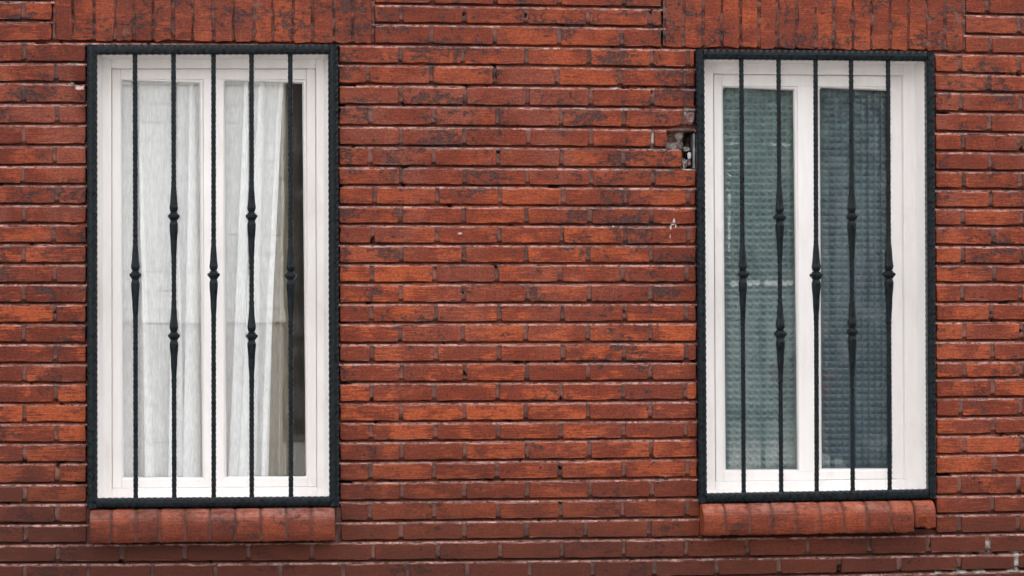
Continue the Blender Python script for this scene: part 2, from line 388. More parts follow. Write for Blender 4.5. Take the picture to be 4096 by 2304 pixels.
LJ = [[218,293,378,461,536,613,693,770,853,933,1016,1093,1173,1250,1335,1410,1491],
      [2659,2737,2812,2886,2962,3035.5,3110,3187,3263,3336,3412,3487,3562,3634.5,3706,3781,3855]]
LTOP = -78.0
GR = [dict(o=[(349,180),(1351,178),(350,2033),(1356,2024)], i=[(388,218),(1314,217),(389,1991),(1318,1987)]),
      dict(o=[(2783,198),(3737,209),(2793,2012),(3743,1993)], i=[(2816,237),(3702,242),(2828,1974),(3710,1959)])]
def blocked(c):
    if c < -1: return []
    if c <= 2: return [(206, 1500), (2646, 3864)]
    if c <= 25:
        v = (c-2)/23.0
        return [(343+v, 1356+5*v), (2778+10*v, 3742+6*v)]
    if c <= 27: return [(346, 1364), (2799, 3747)]
    return []
def pieces(c):
    j = joints(c); out = []
    for a, b in zip(j[:-1], j[1:]):
        segs = [(a+JV/2, b-JV/2)]
        for p, q in blocked(c):
            ns = []
            for s, e in segs:
                if e <= p or s >= q: ns.append((s, e))
                else:
                    if s < p: ns.append((s, p))
                    if e > q: ns.append((q, e))
            segs = ns
        out += [(s, e, s > a+JV or e < b-JV) for s, e in segs if e-s > 14]
    return out

wall = empty('brick_wall', W(2048, 2800), 'red painted brick house wall holding the two barred windows', 'brick wall')
def brick_geo(q, depth=0.088, bev=0.0046, jit=0.0011, nseg=0.035, yoff=0.0, tilt=0.0, notch=None):
    """q: world corners TL, TR, BR, BL on the face plane -> verts, faces (irregular arrises)"""
    TL, TR, BR_, BL_ = q
    ring = []; corner = set(); side = []
    for sd_, (A, B) in enumerate(((TL, TR), (TR, BR_), (BR_, BL_), (BL_, TL))):
        L = (B-A).length; n_ = max(1, int(round(L/nseg))); e_ = min(0.2, 0.006/L)
        ts = [0.0, e_]+[k/n_ for k in range(1, n_)]+[1-e_]
        corner.add(len(ring))
        for t in ts: ring.append(A.lerp(B, t)); side.append((sd_,))
        side[-len(ts)] = (sd_, (sd_-1) % 4)
    cen = (TL+TR+BR_+BL_)/4
    n = len(ring); J = [(random.gauss(0, jit), random.gauss(0, jit)) for _ in ring]
    KS = (1.0, 0.6, 0.42, 0.6); DX = (0, -1, 0, 1); DZ = (-1, 0, 1, 0)
    def inset(p, d, k):
        x, z_ = p.x+J[k][0], p.z+J[k][1]
        cr = 0.0016 if k in corner else 0.0
        for s_ in side[k]:
            x += DX[s_]*(d*KS[s_]+cr); z_ += DZ[s_]*(d*KS[s_]+cr)
        return Vector((x, p.y, z_))
    verts = []; faces = []
    lv = ((depth, 0.0), (bev*0.95, 0.0), (bev*0.28, bev*0.34), (0.0, bev))
    for li, (y, d) in enumerate(lv):
        for k, p in enumerate(ring):
            v = inset(p, d, k)
            if notch and li >= 1: v = notch(v, li)
            v.y = y+yoff+(random.gauss(0, 0.0003) if li == 3 else 0)+tilt*(p.x-cen.x)
            verts.append(v)
    for li in range(3):
        for k in range(n):
            a, b = li*n+k, li*n+(k+1) % n
            faces.append((a, b, b+n, a+n))
    faces.append(tuple(range(3*n, 4*n)))
    return verts, faces
def place_brick(name, verts, faces, mat, parent):
    c = sum(verts, Vector())/len(verts); c.y = 0
    o = mesh_obj(name, [v-c for v in verts], faces, mat)
    o.location = c
    me = o.data
    fl = [len(p.vertices) == 4 for p in me.polygons]; me.polygons.foreach_set('use_smooth', fl)
    return under(o, parent)
# in-view courses, brick by brick
def brick_quad(c, s, e):
    up = c-1
    tl = W(s, bot(up, s)+JH); tr = W(e, bot(up, e)+JH); br = W(e, bot(c, e)); bl = W(s, bot(c, s))
    return tl, tr, br, bl
far_v, far_f = [], []
HOLE = (2664, 2782, 522, 676)
nb = 0
for c in range(-3, 38):
    for s, e, cut in pieces(c):
        ytop = bot(c-1, (s+e)/2)+JH; ybot = bot(c, (s+e)/2)
        if ybot > 2960: continue
        # the broken corner beside the right-hand window
        notch = None
        if c == 6 and 2700 < s < 2790: continue
        if c == 6 and 2480 < s < 2510:
            lim = W(2712, 505)
            def notch(v, li, lim=lim):
                d = (v.x-lim.x)-(v.z-lim.z)
                if d > 0: v.x -= d*0.5; v.z += d*0.5
                return v
        if c == 7 and 2600 < s < 2790: e = 2667
        if c == 8 and 2480 < s < 2790: e = 2728
        q = brick_quad(c, s, e)
        short = (e-s) < 150
        vis = e > 2 and s < 4094 and ybot > 2 and ytop < 2302
        args = dict(yoff=random.gauss(0, 0.0010), tilt=random.gauss(0, 0.004), notch=notch, jit=0.0009)
        if vis:
            v, f = brick_geo(q, **args)
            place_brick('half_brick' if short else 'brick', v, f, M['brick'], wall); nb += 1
        else:
            v, f = brick_geo(q, nseg=0.2, **args)
            o = len(far_v); far_v += v; far_f += [tuple(i+o for i in t) for t in f]
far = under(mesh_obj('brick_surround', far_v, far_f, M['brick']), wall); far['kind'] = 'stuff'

# mortar, a fine height field that only fills the joints
STEP = 4.6
gx = np.arange(-640, 4760, STEP); gy = np.arange(-290, 2960, STEP)
PXg, PYg = np.meshgrid(gx, gy)
depth = np.full(PXg.shape, 0.02); need = np.zeros(PXg.shape, bool)
ledge = np.zeros(PXg.shape); head = np.zeros(PXg.shape); bare = np.zeros(PXg.shape); pit_shade = np.zeros(PXg.shape)
nA = fbm(PXg, PYg, 1/38.0, 3, 4); nB = fbm(PXg, PYg, 1/120.0, 9, 3); nC = fbm(PXg, PYg, 1/16.0, 21, 3); nD = fbm(PXg, PYg, 1/60., 40, 3)
for c in range(-3, 38):
    bt = bot(c-1, PXg); bb = bot(c, PXg)
    t = (PYg-bt)/JH
    inbed = (t >= -0.5) & (t <= 1.25)
    tc = np.clip(t, 0, 1)
    prof = 0.0165-0.0155*sstep(0.16, 0.92, tc)
    prof = prof+(nA-0.5)*0.0060*(1-tc*0.6)+(nC-0.5)*0.0035+0.003*sstep(0.62, 0.8, nB)
    depth = np.where(inbed, prof, depth); need |= inbed
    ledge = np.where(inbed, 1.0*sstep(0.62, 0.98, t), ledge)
    inface = (t > 1.25) & (PYg < bb-0.5*JH)
    jn = np.array(joints(c)); d = np.full(PXg.shape, 1e9)
    for v in jn: 
        d = np.minimum(d, np.abs(PXg-v))
    inh = inface & (d < JV*0.5+7)
    hp = 0.0036+(nA-0.45)*0.0085+(nC-0.5)*0.003
    depth = np.where(inh, hp, depth); need |= inh
    inh2 = (t > 0.8) & (PYg < bb-1) & (d < JV*0.5+3)
    head = np.where(inh2, 1.0, head)
# places where mortar has dropped out
void = sstep(0.715, 0.76, nD*0.7+nC*0.3) * ((ledge < 0.75) | (head > 0.5))
depth = depth+0.022*void; pit_shade = np.maximum(pit_shade, void*0.9)  # deep spots get their shade in the colour too
for (x0, x1, y0, y1) in ((300,346,326,345),(1350,1425,332,347),(1350,1382,410,425),(300,348,1924,1940),(1350,1412,1922,1938),(3742,3800,442,458),(3742,3808,1893,1907),(1352,1372,736,750),(1352,1395,1278,1292),(140,190,168,180)):
    m = sstep(0, 6, PXg-x0)*sstep(0, 6, x1-PXg)*sstep(0, 4, PYg-y0)*sstep(0, 4, y1-PYg)
    depth = depth+0.05*m; pit_shade = np.maximum(pit_shade, m)
# unpainted repair mortar
for (x0, x1, y0, y1, k) in ((4054,4078,2196,2285,1.0),(4040,4096,2190,2212,1.0),(3845,3972,2199,2214,0.9),(3740,3772,2284,2300,0.8),(3815,3870,2278,2296,1.0),(3885,3945,2278,2296,0.9),(4030,4075,2274,2290,0.9),(3938,3962,2163,2197,1.0),
                            (2736,2782,425,448,0.9),(2602,2618,530,592,0.8),(2728,2782,668,686,0.8),(270,346,250,266,0.7),(2440,2475,346,362,0.9),(2290,2350,428,442,0.5),(2480,2560,430,444,0.6),(2010,2050,588,602,0.8),(1640,1720,588,598,.4)):
    m = sstep(0, 5, PXg-x0)*sstep(0, 5, x1-PXg)*sstep(0, 4, PYg-y0)*sstep(0, 4, y1-PYg)
    bare = np.maximum(bare, m*k*sstep(0.30, 0.45, nC*0.6+nA*0.4)); depth = depth-0.002*m
def inq(q, px, py, gr=0.0):
    (tlx, tly), (trx, try_), (blx, bly), (brx, bry) = q
    v = np.clip((py-tly)/(bly-tly), 0, 1); lx = tlx+(blx-tlx)*v; rx = trx+(brx-trx)*v
    u = np.clip((px-tlx)/(trx-tlx), 0, 1); ty = tly+(try_-tly)*u; by = bly+(bry-bly)*u
    return (px > lx-gr) & (px < rx+gr) & (py > ty-gr) & (py < by+gr)
drop = np.zeros(PXg.shape, bool)
for g in GR: drop |= inq(g['o'], PXg, PYg, -4)
for x0, x1, b0, b1 in LINT:
    yb = b0+(b1-b0)*(PXg-x0)/(x1-x0)
    drop |= (PXg > x0+6) & (PXg < x1-6) & (PYg < yb-3) & (PYg > LTOP+6)
# broken cavity
hx0, hx1, hy0, hy1 = HOLE
hm = sstep(0, 10, PXg-hx0)*sstep(0, 10, PYg-hy0)*sstep(0, 8, hy1-PYg)*(PXg < hx1)
hm = np.where((PYg > 600) & (PXg < 2728), 0, hm)
inhole = hm > 0.02
depth = np.where(inhole, 0.006+hm*(0.004+0.030*fbm(PXg, PYg, 1/26., 77, 3)+0.06*sstep(2735, 2758, PXg)), depth)
bare = np.where(inhole, 0.6*hm*sstep(0.42, 0.58, fbm(PXg, PYg, 1/20., 88, 4)), bare)
pit_shade = np.where(inhole, hm*np.maximum(sstep(0.55, 0.40, fbm(PXg, PYg, 1/20., 88, 4))*0.8, sstep(2740, 2756, PXg)), pit_shade)
need |= inhole; head = np.where(inhole, 0.4, head); ledge = np.where(inhole, 0, ledge)
def grid_mesh(name, need, drop, depth, attrs, parent, mat):
    ny, nx = need.shape
    fk = need[:-1, :-1] | need[1:, :-1] | need[:-1, 1:] | need[1:, 1:]
    fd = drop[:-1, :-1] & drop[1:, :-1] & drop[:-1, 1:] & drop[1:, 1:]
    fk &= ~fd
    a = (PXg-2048)/F; dxw = FW[0]+a*RT[0]; dyw = FW[1]+a*RT[1]; tt = DIST/dyw
    X = dxw*tt; Z = EYE+(HOR-PYg)/F*tt
    idx = np.arange(ny*nx).reshape(ny, nx)
    q = np.stack([idx[:-1, :-1][fk], idx[1:, :-1][fk], idx[1:, 1:][fk], idx[:-1, 1:][fk]], 1)
    used, inv = np.unique(q, return_inverse=True); q = inv.reshape(q.shape)
    co = np.stack([X.ravel()[used], depth.ravel()[used], Z.ravel()[used]], 1)
    me = bpy.data.meshes.new(name)
    me.vertices.add(len(co)); me.vertices.foreach_set('co', co.ravel())
    me.loops.add(q.size); me.loops.foreach_set('vertex_index', q.ravel())
    me.polygons.add(len(q)); me.polygons.foreach_set('loop_start', np.arange(0, q.size, 4)); me.polygons.foreach_set('loop_total', np.full(len(q), 4))
    me.polygons.foreach_set('use_smooth', [True]*len(q))
    me.update(calc_edges=True)
    for k, v in attrs.items():
        at = me.attributes.new(k, 'FLOAT', 'POINT'); at.data.foreach_set('value', v.ravel()[used].astype(np.float32))
    me.materials.append(mat)
    o = bpy.data.objects.new(name, me); C.objects.link(o)
    return under(o, parent)
mort = grid_mesh('mortar', need, drop, depth, dict(ledge=ledge, head=head, bare=bare, pit_shade=pit_shade), wall, M['mortar']); mort['kind'] = 'stuff'

# masonry behind the face, with the two window openings
ox = []
for g in GR:
    p = [W(*k) for k in g['o']]; ox.append((min(p[0].x, p[2].x)-0.004, max(p[1].x, p[3].x)+0.004, min(p[2].z, p[3].z)-0.01, max(p[0].z, p[1].z)+0.005))
X0, X1 = W(FULLX[0]-40, 1100).x, W(FULLX[1]+40, 1100).x
bm = bmesh.new()
zt, zb = 3.1, 0.0
yc0, yc1 = 0.092, 0.34
box_bm(bm, X0, ox[0][0], yc0, yc1, zb, zt); box_bm(bm, ox[0][1], ox[1][0], yc0, yc1, zb, zt); box_bm(bm, ox[1][1], X1, yc0, yc1, zb, zt)
for a, b, c_, d in ox:
    box_bm(bm, a, b, yc0, yc1, zb, c_); box_bm(bm, a, b, yc0, yc1, d, zt)
under(bm_obj('masonry_core', bm, M['core']), wall)
# the plain rendered plinth and the upper storey, out of view
box_w = box('plinth', (X0, X1, -0.02, 0.09, 0.0, W(2000, 2945).z-0.012), M['slab']); under(box_w, wall)
bm = bmesh.new()
box_bm(bm, -13, 15, 0.0, 8.0, 3.102, 10.5); box_bm(bm, -13, X0-0.002, 0.02, 8.0, 0.0, 3.1); box_bm(bm, X1+0.002, 15, 0.02, 8.0, 0.0, 3.1); box_bm(bm, X0, X1, 2.7, 7.9, 0.0, 3.1)
under(bm_obj('house_body', bm, M['brick']), wall)

# lintels: soldier courses
for li, (x0, x1, b0, b1) in enumerate(LINT):
    j = LJ[li]
    yb = lambda x: b0+(b1-b0)*(x-x0)/(x1-x0)
    # joint bed
    nX = int((x1-x0)/5); nY = 52
    vs_, fs_ = [], []
    for a in range(nX+1):
        px = x0+(x1-x0)*a/nX
        for b in range(nY+1):
            py = LTOP+(yb(px)-2-LTOP)*b/nY
            dd = 0.0045+(float(fbm(np.array([px]), np.array([py]), 1/22., 5, 3)[0])-0.47)*0.020
            if b == nY: dd += 0.03
            p = W(px, py, 0.0); p.y = max(0.0008, dd); vs_.append(p)
    for a in range(nX):
        for b in range(nY):
            i = a*(nY+1)+b; fs_.append((i, i+1, i+nY+2, i+nY+1))
    lo = under(mesh_obj('window_lintel', vs_, fs_, M['mortar'], smooth=True), wall)
    at = lo.data.attributes.new('head', 'FLOAT', 'POINT'); at.data.foreach_set('value', np.full(len(vs_), 0.75, np.float32))
    for k in range(len(j)-1):
        s, e = j[k]+5.0+random.uniform(-1.5, 1.5), j[k+1]-5.0+random.uniform(-1.5, 1.5)
        q = (W(s, LTOP+8), W(e, LTOP+8), W(e, yb(e)-random.uniform(0, 5)), W(s, yb(s)-random.uniform(0, 5)))
        v, f = brick_geo(q, yoff=random.gauss(-0.0005, 0.0012), tilt=random.gauss(0, 0.008), jit=0.0016, bev=0.004)
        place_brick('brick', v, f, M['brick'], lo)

# rubble in the broken corner
def chunk(name, px, py, y, sx, sy, sz, mat, seed):
    bm = bmesh.new(); bmesh.ops.create_icosphere(bm, subdivisions=2, radius=1.0)
    for v in bm.verts:
        m = max(abs(v.co.x), abs(v.co.y), abs(v.co.z)); v.co = v.co.lerp(v.co/m*0.86, 0.72)
        v.co *= 1+0.42*(mnoise.noise(v.co*1.7+Vector((seed, seed*2, 0))))
        v.co = Vector((v.co.x*sx, v.co.y*sy, v.co.z*sz))
    o = bm_obj(name, bm, mat); o.location = W(px, py, y); return under(o, wall)
chunk('rubble_chunk', 2757, 474, 0.022, 0.017, 0.03, 0.026, M['brickcore'], 1.3)
chunk('rubble_chunk', 2742, 462, 0.020, 0.010, 0.02, 0.020, M['rubble'], 4.3)
chunk('rubble_chunk', 2722, 520, 0.022, 0.040, 0.02, 0.008, M['core'], 2.3)
chunk('rubble_chunk', 2694, 566, 0.050, 0.010, 0.02, 0.026, M['rubble'], 5.1)
chunk('rubble_chunk', 2716, 586, 0.050, 0.012, 0.03, 0.020, M['rubble'], 7.7)
chunk('rubble_chunk', 2736, 655, 0.022, 0.010, 0.02, 0.018, M['rubble'], 9.4)
chunk('rubble_chunk', 2752, 652, 0.026, 0.010, 0.02, 0.013, M['brickcore'], 11.4)
chunk('rubble_chunk', 2757, 622, 0.020, 0.0072, 0.004, 0.0125, M['chipwhite'], 3.4)
chunk('rubble_chunk', 2744, 598, 0.030, 0.014, 0.02, 0.010, M['rubble'], 12.6)
chunk('rubble_chunk', 290, 338, 0.006, 0.008, 0.01, 0.007, M['rubble'], 6.2)
chunk('rubble_chunk', 318, 352, 0.004, 0.018, 0.006, 0.009, M['splash'], 8.9)
# pale splashes
def splash(px, py, w, h, seed, n=18):
    rr = random.Random(seed); vs_, a0 = [], rr.random()*6
    for k in range(n):
        a = 2*math.pi*k/n; r = 0.45+0.55*rr.random()
        p = W(px+math.cos(a)*w/2*r, py+math.sin(a)*h/2*r); p.y = -0.0042; vs_.append(p)
    top = len(vs_)
    vs_ += [Vector((p.x, -0.001, p.z)) for p in vs_]
    fs = [tuple(range(n))]+[(k, (k+1) % n, top+(k+1) % n, top+k) for k in range(n)]
    under(mesh_obj('paint_splash', vs_, fs, M['splash']), wall)
splash(1838, 934, 22, 12, 1); splash(2695, 884, 14, 22, 2); splash(2682, 910, 9, 26, 3); splash(2702, 905, 7, 18, 4); splash(2680, 945, 5, 16, 5); splash(2690, 898, 18, 8, 6)
splash(2453, 906, 16, 8, 9)
for k in range(14):
    splash(random.uniform(30, 4060), random.uniform(200, 2280), random.uniform(3, 7), random.uniform(3, 6), 50+k, 8) if False else None

# ------------------------------------------------------------------ brick window sills
def sill(label, corners, jn, broken=None):
    (tlx, tly), (trx, try_), (blx, bly), (brx, bry) = corners
    YF = -0.072
    root = empty('window_sill', W((tlx+trx)/2, bly, 0), label, 'window sill', 'bullnose brick sills under the windows')
    def prof(px0, px1, inset, zb_extra0=0.0, zb_extra1=0.0, jag=False):
        bm = bmesh.new(); cols = []
        nx = 7
        for k in range(nx+1):
            px = px0+(px1-px0)*k/nx
            u = (px-tlx)/(trx-tlx)
            pt = W(px, tly+(try_-tly)*u, -0.02); pb = W(px, bly+(bry-bly)*u, YF)
            x = W(px, (tly+bly)/2, YF+0.02).x
            zt_ = pt.z-inset; zb_ = pb.z+inset+zb_extra0+(zb_extra1-zb_extra0)*k/nx
            if not inset: zb_ += random.gauss(0, 0.0012)
            if jag and 0 < k < nx: zb_ += random.uniform(-0.004, 0.005)
            yf = YF+inset
            r = 0.056
            row = [(x, 0.06, zt_), (x, yf+r, zt_)]
            for a in range(1, 9):
                t = a/8*math.pi/2
                row.append((x, yf+r-math.sin(t)*r, zt_-r+math.cos(t)*r))
            row += [(x, yf+0.001, zb_+0.03), (x, yf, zb_+0.003), (x, yf+0.004, zb_), (x, 0.06, zb_)]
            e = 0.0010 if (k in (0, nx) and not inset) else 0.0
            if e: row = [(px_, min(0.06, py_+e) if py_ < 0.05 else py_, pz-(e if pz > zt_-0.02 else 0)) for px_, py_, pz in row]
            cols.append([bm.verts.new(p) for p in row])
        m = len(cols[0])
        for k in range(nx):
            for a in range(m):
                b = (a+1) % m
                bm.faces.new((cols[k][a], cols[k][b], cols[k+1][b], cols[k+1][a]))
        bm.faces.new(cols[0]); bm.faces.new(cols[-1][::-1])
        return bm
    bmc = prof(tlx+5, (trx if not broken else jn[-1]+2)-5, 0.0016)
    if broken:
        b2 = prof(jn[-1]-1, trx-5, 0.0016, 0.022, 0.020)
        under(bm_obj('mortar', b2, M['mortar']), root)
    o = under(bm_obj('mortar', bmc, M['mortar']), root)
    at = o.data.attributes.new('head', 'FLOAT', 'POINT'); at.data.foreach_set('value', np.full(len(o.data.vertices), 0.45, np.float32))
    ed = [tlx]+list(jn)+[trx]
    for k in range(len(ed)-1):
        s = ed[k]+(4.2 if k else 0); e = ed[k+1]-(4.2 if k < len(ed)-2 else 0)
        bx = 0.0
        if broken and k == len(ed)-2: bmb = prof(s, e, 0.0, 0.017, 0.013, True)
        elif broken and k == len(ed)-3: bmb = prof(s, e, 0.0, 0.0, 0.005, True)
        else: bmb = prof(s, e, 0.0)
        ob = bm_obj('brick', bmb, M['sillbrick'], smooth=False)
        cen = sum((v.co for v in ob.data.vertices), Vector())/len(ob.data.vertices)
        for v in ob.data.vertices: v.co -= cen
        ob.location = cen; under(ob, root)
        for p in ob.data.polygons: p.use_smooth = len(p.vertices) == 4
    return root
sill('bullnose brick sill under the window with the white sheer curtains',
     [(360, 2040), (1339, 2031), (360, 2175), (1339, 2163)], [447, 544, 638, 740, 839, 941, 1043, 1145, 1245])
sill('bullnose brick sill with a broken end brick, under the obscured glass window',
     [(2811, 2016), (3738, 2001), (2811, 2144), (3738, 2128)], [2897.5, 2994, 3085, 3182, 3276, 3369.5, 3463, 3560, 3654], True)
# mortar fillets at the sill ends
for px0, px1, py0, py1 in ((1341, 1366, 2030, 2170), (2797, 2810, 2016, 2150), (346, 359, 2034, 2176)):
    bm = bmesh.new(); a = W(px0, py0); b = W(px1, py1)
    box_bm(bm, a.x, b.x, 0.004, 0.088, b.z, a.z); bmesh.ops.subdivide_edges(bm, edges=bm.edges[:], cuts=4, use_grid_fill=True)
    for v in bm.verts:
        if v.co.y < 0.01: v.co.y += 0.010*abs(mnoise.noise(v.co*45))
    o = under(bm_obj('mortar_fillet', bm, M['mortar'], smooth=False), wall)
    at = o.data.attributes.new('head', 'FLOAT', 'POINT'); at.data.foreach_set('value', np.full(len(o.data.vertices), 0.9, np.float32))

# ------------------------------------------------------------------ windows
def member(name, front, y_back, mat, root, bevel=0.0022):
    """front: four (px, py, depth) corners; a solid bar running back to y_back"""
    bm = bmesh.new(); p = [W(*k) for k in front]
    a = [bm.verts.new(v) for v in p]; b = [bm.verts.new((v.x, y_back, v.z)) for v in p]
    bm.faces.new(a); bm.faces.new(b[::-1])
    for k in range(4): bm.faces.new((a[k], b[k], b[(k+1) % 4], a[(k+1) % 4]))
    if bevel: bmesh.ops.bevel(bm, geom=bm.edges[:], offset=bevel, segments=2, affect='EDGES', profile=0.5)
    return under(bm_obj(name, bm, mat), root)
def ring(root, outer, inner, yo, yi, yb, names, mat, bevel=0.0022, butt=False):
    TL, TR, BL_, BR_ = outer; tl, tr, bl, br = inner
    if butt:      # uprights run through, rails are let in between them
        member(names[0], [(tl[0], TL[1]+0.6, yi), (tr[0], TR[1]+0.6, yi), (*tr, yi), (*tl, yi)], yb, mat, root, bevel)
        member(names[1], [(bl[0], BL_[1]-0.6, yi), (*bl, yi), (*br, yi), (br[0], BR_[1]-0.6, yi)], yb+0.0007, mat, root, bevel)
        member(names[2], [(*TL, yo-0.0006), (tl[0], TL[1], yo-0.0006), (bl[0], BL_[1], yo-0.0006), (*BL_, yo-0.0006)], yb+0.0013, mat, root, bevel)
        member(names[2], [(tr[0], TR[1], yo-0.0006), (*TR, yo-0.0006), (*BR_, yo-0.0006), (br[0], BR_[1], yo-0.0006)], yb+0.0019, mat, root, bevel)
        return
    member(names[0], [(*TL, yo), (*TR, yo), (*tr, yi), (*tl, yi)], yb, mat, root, bevel)
    member(names[1], [(*BL_, yo), (*bl, yi), (*br, yi), (*BR_, yo)], yb+0.0007, mat, root, bevel)
    member(names[2], [(*TL, yo), (*tl, yi), (*bl, yi), (*BL_, yo)], yb+0.0013, mat, root, bevel)
    member(names[2], [(*TR, yo), (*BR_, yo), (*br, yi), (*tr, yi)], yb+0.0019, mat, root, bevel)
def bead(root, q, y0, y1, w, rad, mat):
    """rounded glazing bead inside the opening q"""
    def loop(ins, r, y):
        (tlx, tly), (trx, try_), (blx, bly), (brx, bry) = q
        cs = [((tlx+ins, tly+ins), 1, 1), ((trx-ins, try_+ins), -1, 1), ((brx-ins, bry-ins), -1, -1), ((blx+ins, bly-ins), 1, -1)]
        pts = []
        for ci, ((cx, cy), sx, sy) in enumerate(cs):
            for k in range(5):
                a = math.pi/2*k/4
                if ci % 2 == 0: ux, uy = 1-math.sin(a), 1-math.cos(a)
                else: ux, uy = 1-math.cos(a), 1-math.sin(a)
                rr = r if sy > 0 else r*0.3
                pts.append(W(cx+sx*rr*ux, cy+sy*rr*uy, y))
        return pts
    # keep a consistent direction round the loop
    bm = bmesh.new(); L = []
    for ins, r, y in ((-3, 1.0, y0+0.012), (0, 2.0, y0), (w*0.35, rad*0.8, y0+0.001), (w, rad, y1), (w, rad, y1+0.02)):
        pts = loop(ins, r, y)
        out = []
        for ci in range(4):
            seg = pts[ci*5:ci*5+5]
            if ci in (0,): seg = seg[::-1]
            if ci in (2,): seg = seg[::-1]
            out += seg
        L.append([bm.verts.new(p) for p in out])
    for a, b in zip(L[:-1], L[1:]):
        n = len(a)
        for k in range(n): bm.faces.new((a[k], a[(k+1) % n], b[(k+1) % n], b[k]))
    return under(bm_obj('glazing_bead', bm, mat), root)
YFR, YSA, YGL = 0.094, 0.118, 0.141
def pane(name, root, q, y, th, mat):
    bm = bmesh.new(); a = [bm.verts.new(W(*q[k], y)) for k in (0, 1, 3, 2)]
    b = [bm.verts.new((v.co.x, y+th, v.co.z)) for v in a]
    bm.faces.new(a); bm.faces.new(b[::-1])
    for k in range(4): bm.faces.new((a[k], b[k], b[(k+1) % 4], a[(k+1) % 4]))
    return under(bm_obj(name, bm, mat), root)
def grow(q, d): 
    (a, b), (c, e), (f, g), (h, i) = q
    return [(a-d, b-d), (c+d, e-d), (f-d, g+d), (h+d, i+d)]
def window(label, cas_o, cas_i, frm_i, gl, mul, pat=None):
    """gl: whole glazed opening; mul: (left edge top, bottom, right edge top, bottom)"""
    base = W((cas_o[2][0]+cas_o[3][0])/2, cas_o[2][1], YFR)
    root = empty('window', base, label, 'window')
    wm = M['white']
    ring(root, grow(cas_o, 24), grow(cas_o, 1), 0.020, 0.020, 0.112, ('outer_lining', 'outer_lining', 'outer_lining'), wm, 0.0012)
    ring(root, cas_o, cas_i, 0.018, YFR-0.001, 0.115, ('head_trim', 'sill_trim', 'jamb_trim'), wm, 0.0015)
    ring(root, grow(cas_i, 6), frm_i, YFR, YFR, 0.160, ('frame_head', 'frame_sill', 'frame_jamb'), wm, butt=True)
    so = grow(frm_i, -2.2)
    ring(root, so, gl, YSA, YSA, 0.154, ('top_rail', 'bottom_rail', 'stile'), wm, butt=True)
    lt, lb, rt, rb = mul
    yt = (gl[0][1]+gl[1][1])/2; yb = (gl[2][1]+gl[3][1])/2
    member('mullion', [(lt, yt-4, YSA-0.0012), (lb, yb+4, YSA-0.0012), (rb, yb+4, YSA-0.0012), (rt, yt-4, YSA-0.0012)], 0.1535, wm, root)
    op = [[gl[0], (lt, yt), gl[2], (lb, yb)], [(rt, yt), gl[1], (rb, yb), gl[3]]]
    for q in op:
        bead(root, q, YSA+0.004, YGL-0.001, 6.5, 11.0, wm)
        pane('pane', root, grow(q, 3), YGL, 0.004, M['glass'])
    return root, op
# left window
w1, op1 = window('white framed two-pane window with sheer white curtains behind the glass',
    [(385, 212), (1317, 211), (386, 1997), (1320, 1992)], [(411, 236), (1294, 236), (413, 1985), (1298, 1981)],
    [(445, 273), (1264, 273), (447, 1955), (1269, 1949)], [(482, 318), (1226, 318), (485, 1918), (1230, 1911)],
    (813, 816, 894, 897))
w2, op2 = window('white framed two-pane window with dimpled obscured glass',
    [(2808, 232), (3706, 237), (2816, 1979), (3715, 1966)], [(2815, 254), (3660, 258), (2824, 1962), (3672, 1954)],
    [(2853, 294), (3612, 301), (2861, 1928), (3621, 1918)], [(2885, 344), (3566, 347), (2893, 1888), (3573, 1880)],
    (3189, 3196, 3272, 3277))
# dimpled glass behind the clear panes of the right-hand window
def dimpled(root, q, mat, y, kind):
    g = grow(q, 10); (tlx, tly), (trx, try_), (blx, bly), (brx, bry) = g
    cell = 26.3; n = 6
    nx = int(round((trx-tlx)/cell))*n; nz = int(round((bly-tly)/cell))*n
    vs_ = []
    for b in range(nz+1):
        v = b/nz
        for a in range(nx+1):
            u = a/nx
            px = (tlx+(trx-tlx)*u)*(1-v)+(blx+(brx-blx)*u)*v
            py = tly+(bly-tly)*v
            cu = (a % n)/n; cv = (b % n)/n
            if kind == 0: h = max(0.0, 1-1.25*max(abs(cu-0.5)*2*(0.5+cv), abs(cv-0.5)*2))
            else: h = (math.sin(math.pi*cu)*math.sin(math.pi*cv))**0.9
            p = W(px, py, y); p.y = y-(0.0060 if kind == 0 else 0.0042)*h-0.0015*(mnoise.noise(Vector((p.x*3, 0, p.z*3))))
            vs_.append(p)
    w = nx+1
    fs = [(b*w+a, (b+1)*w+a, (b+1)*w+a+1, b*w+a+1) for b in range(nz) for a in range(nx)]
    o = under(mesh_obj('obscured_pane', vs_, fs, mat), root)
    o['label'] = 'dimpled obscured glass behind the clear pane'
    return o
dimpled(w2, op2[0], M['pat_a'], 0.172, 0)
dimpled(w2, op2[1], M['pat_b'], 0.172, 1)

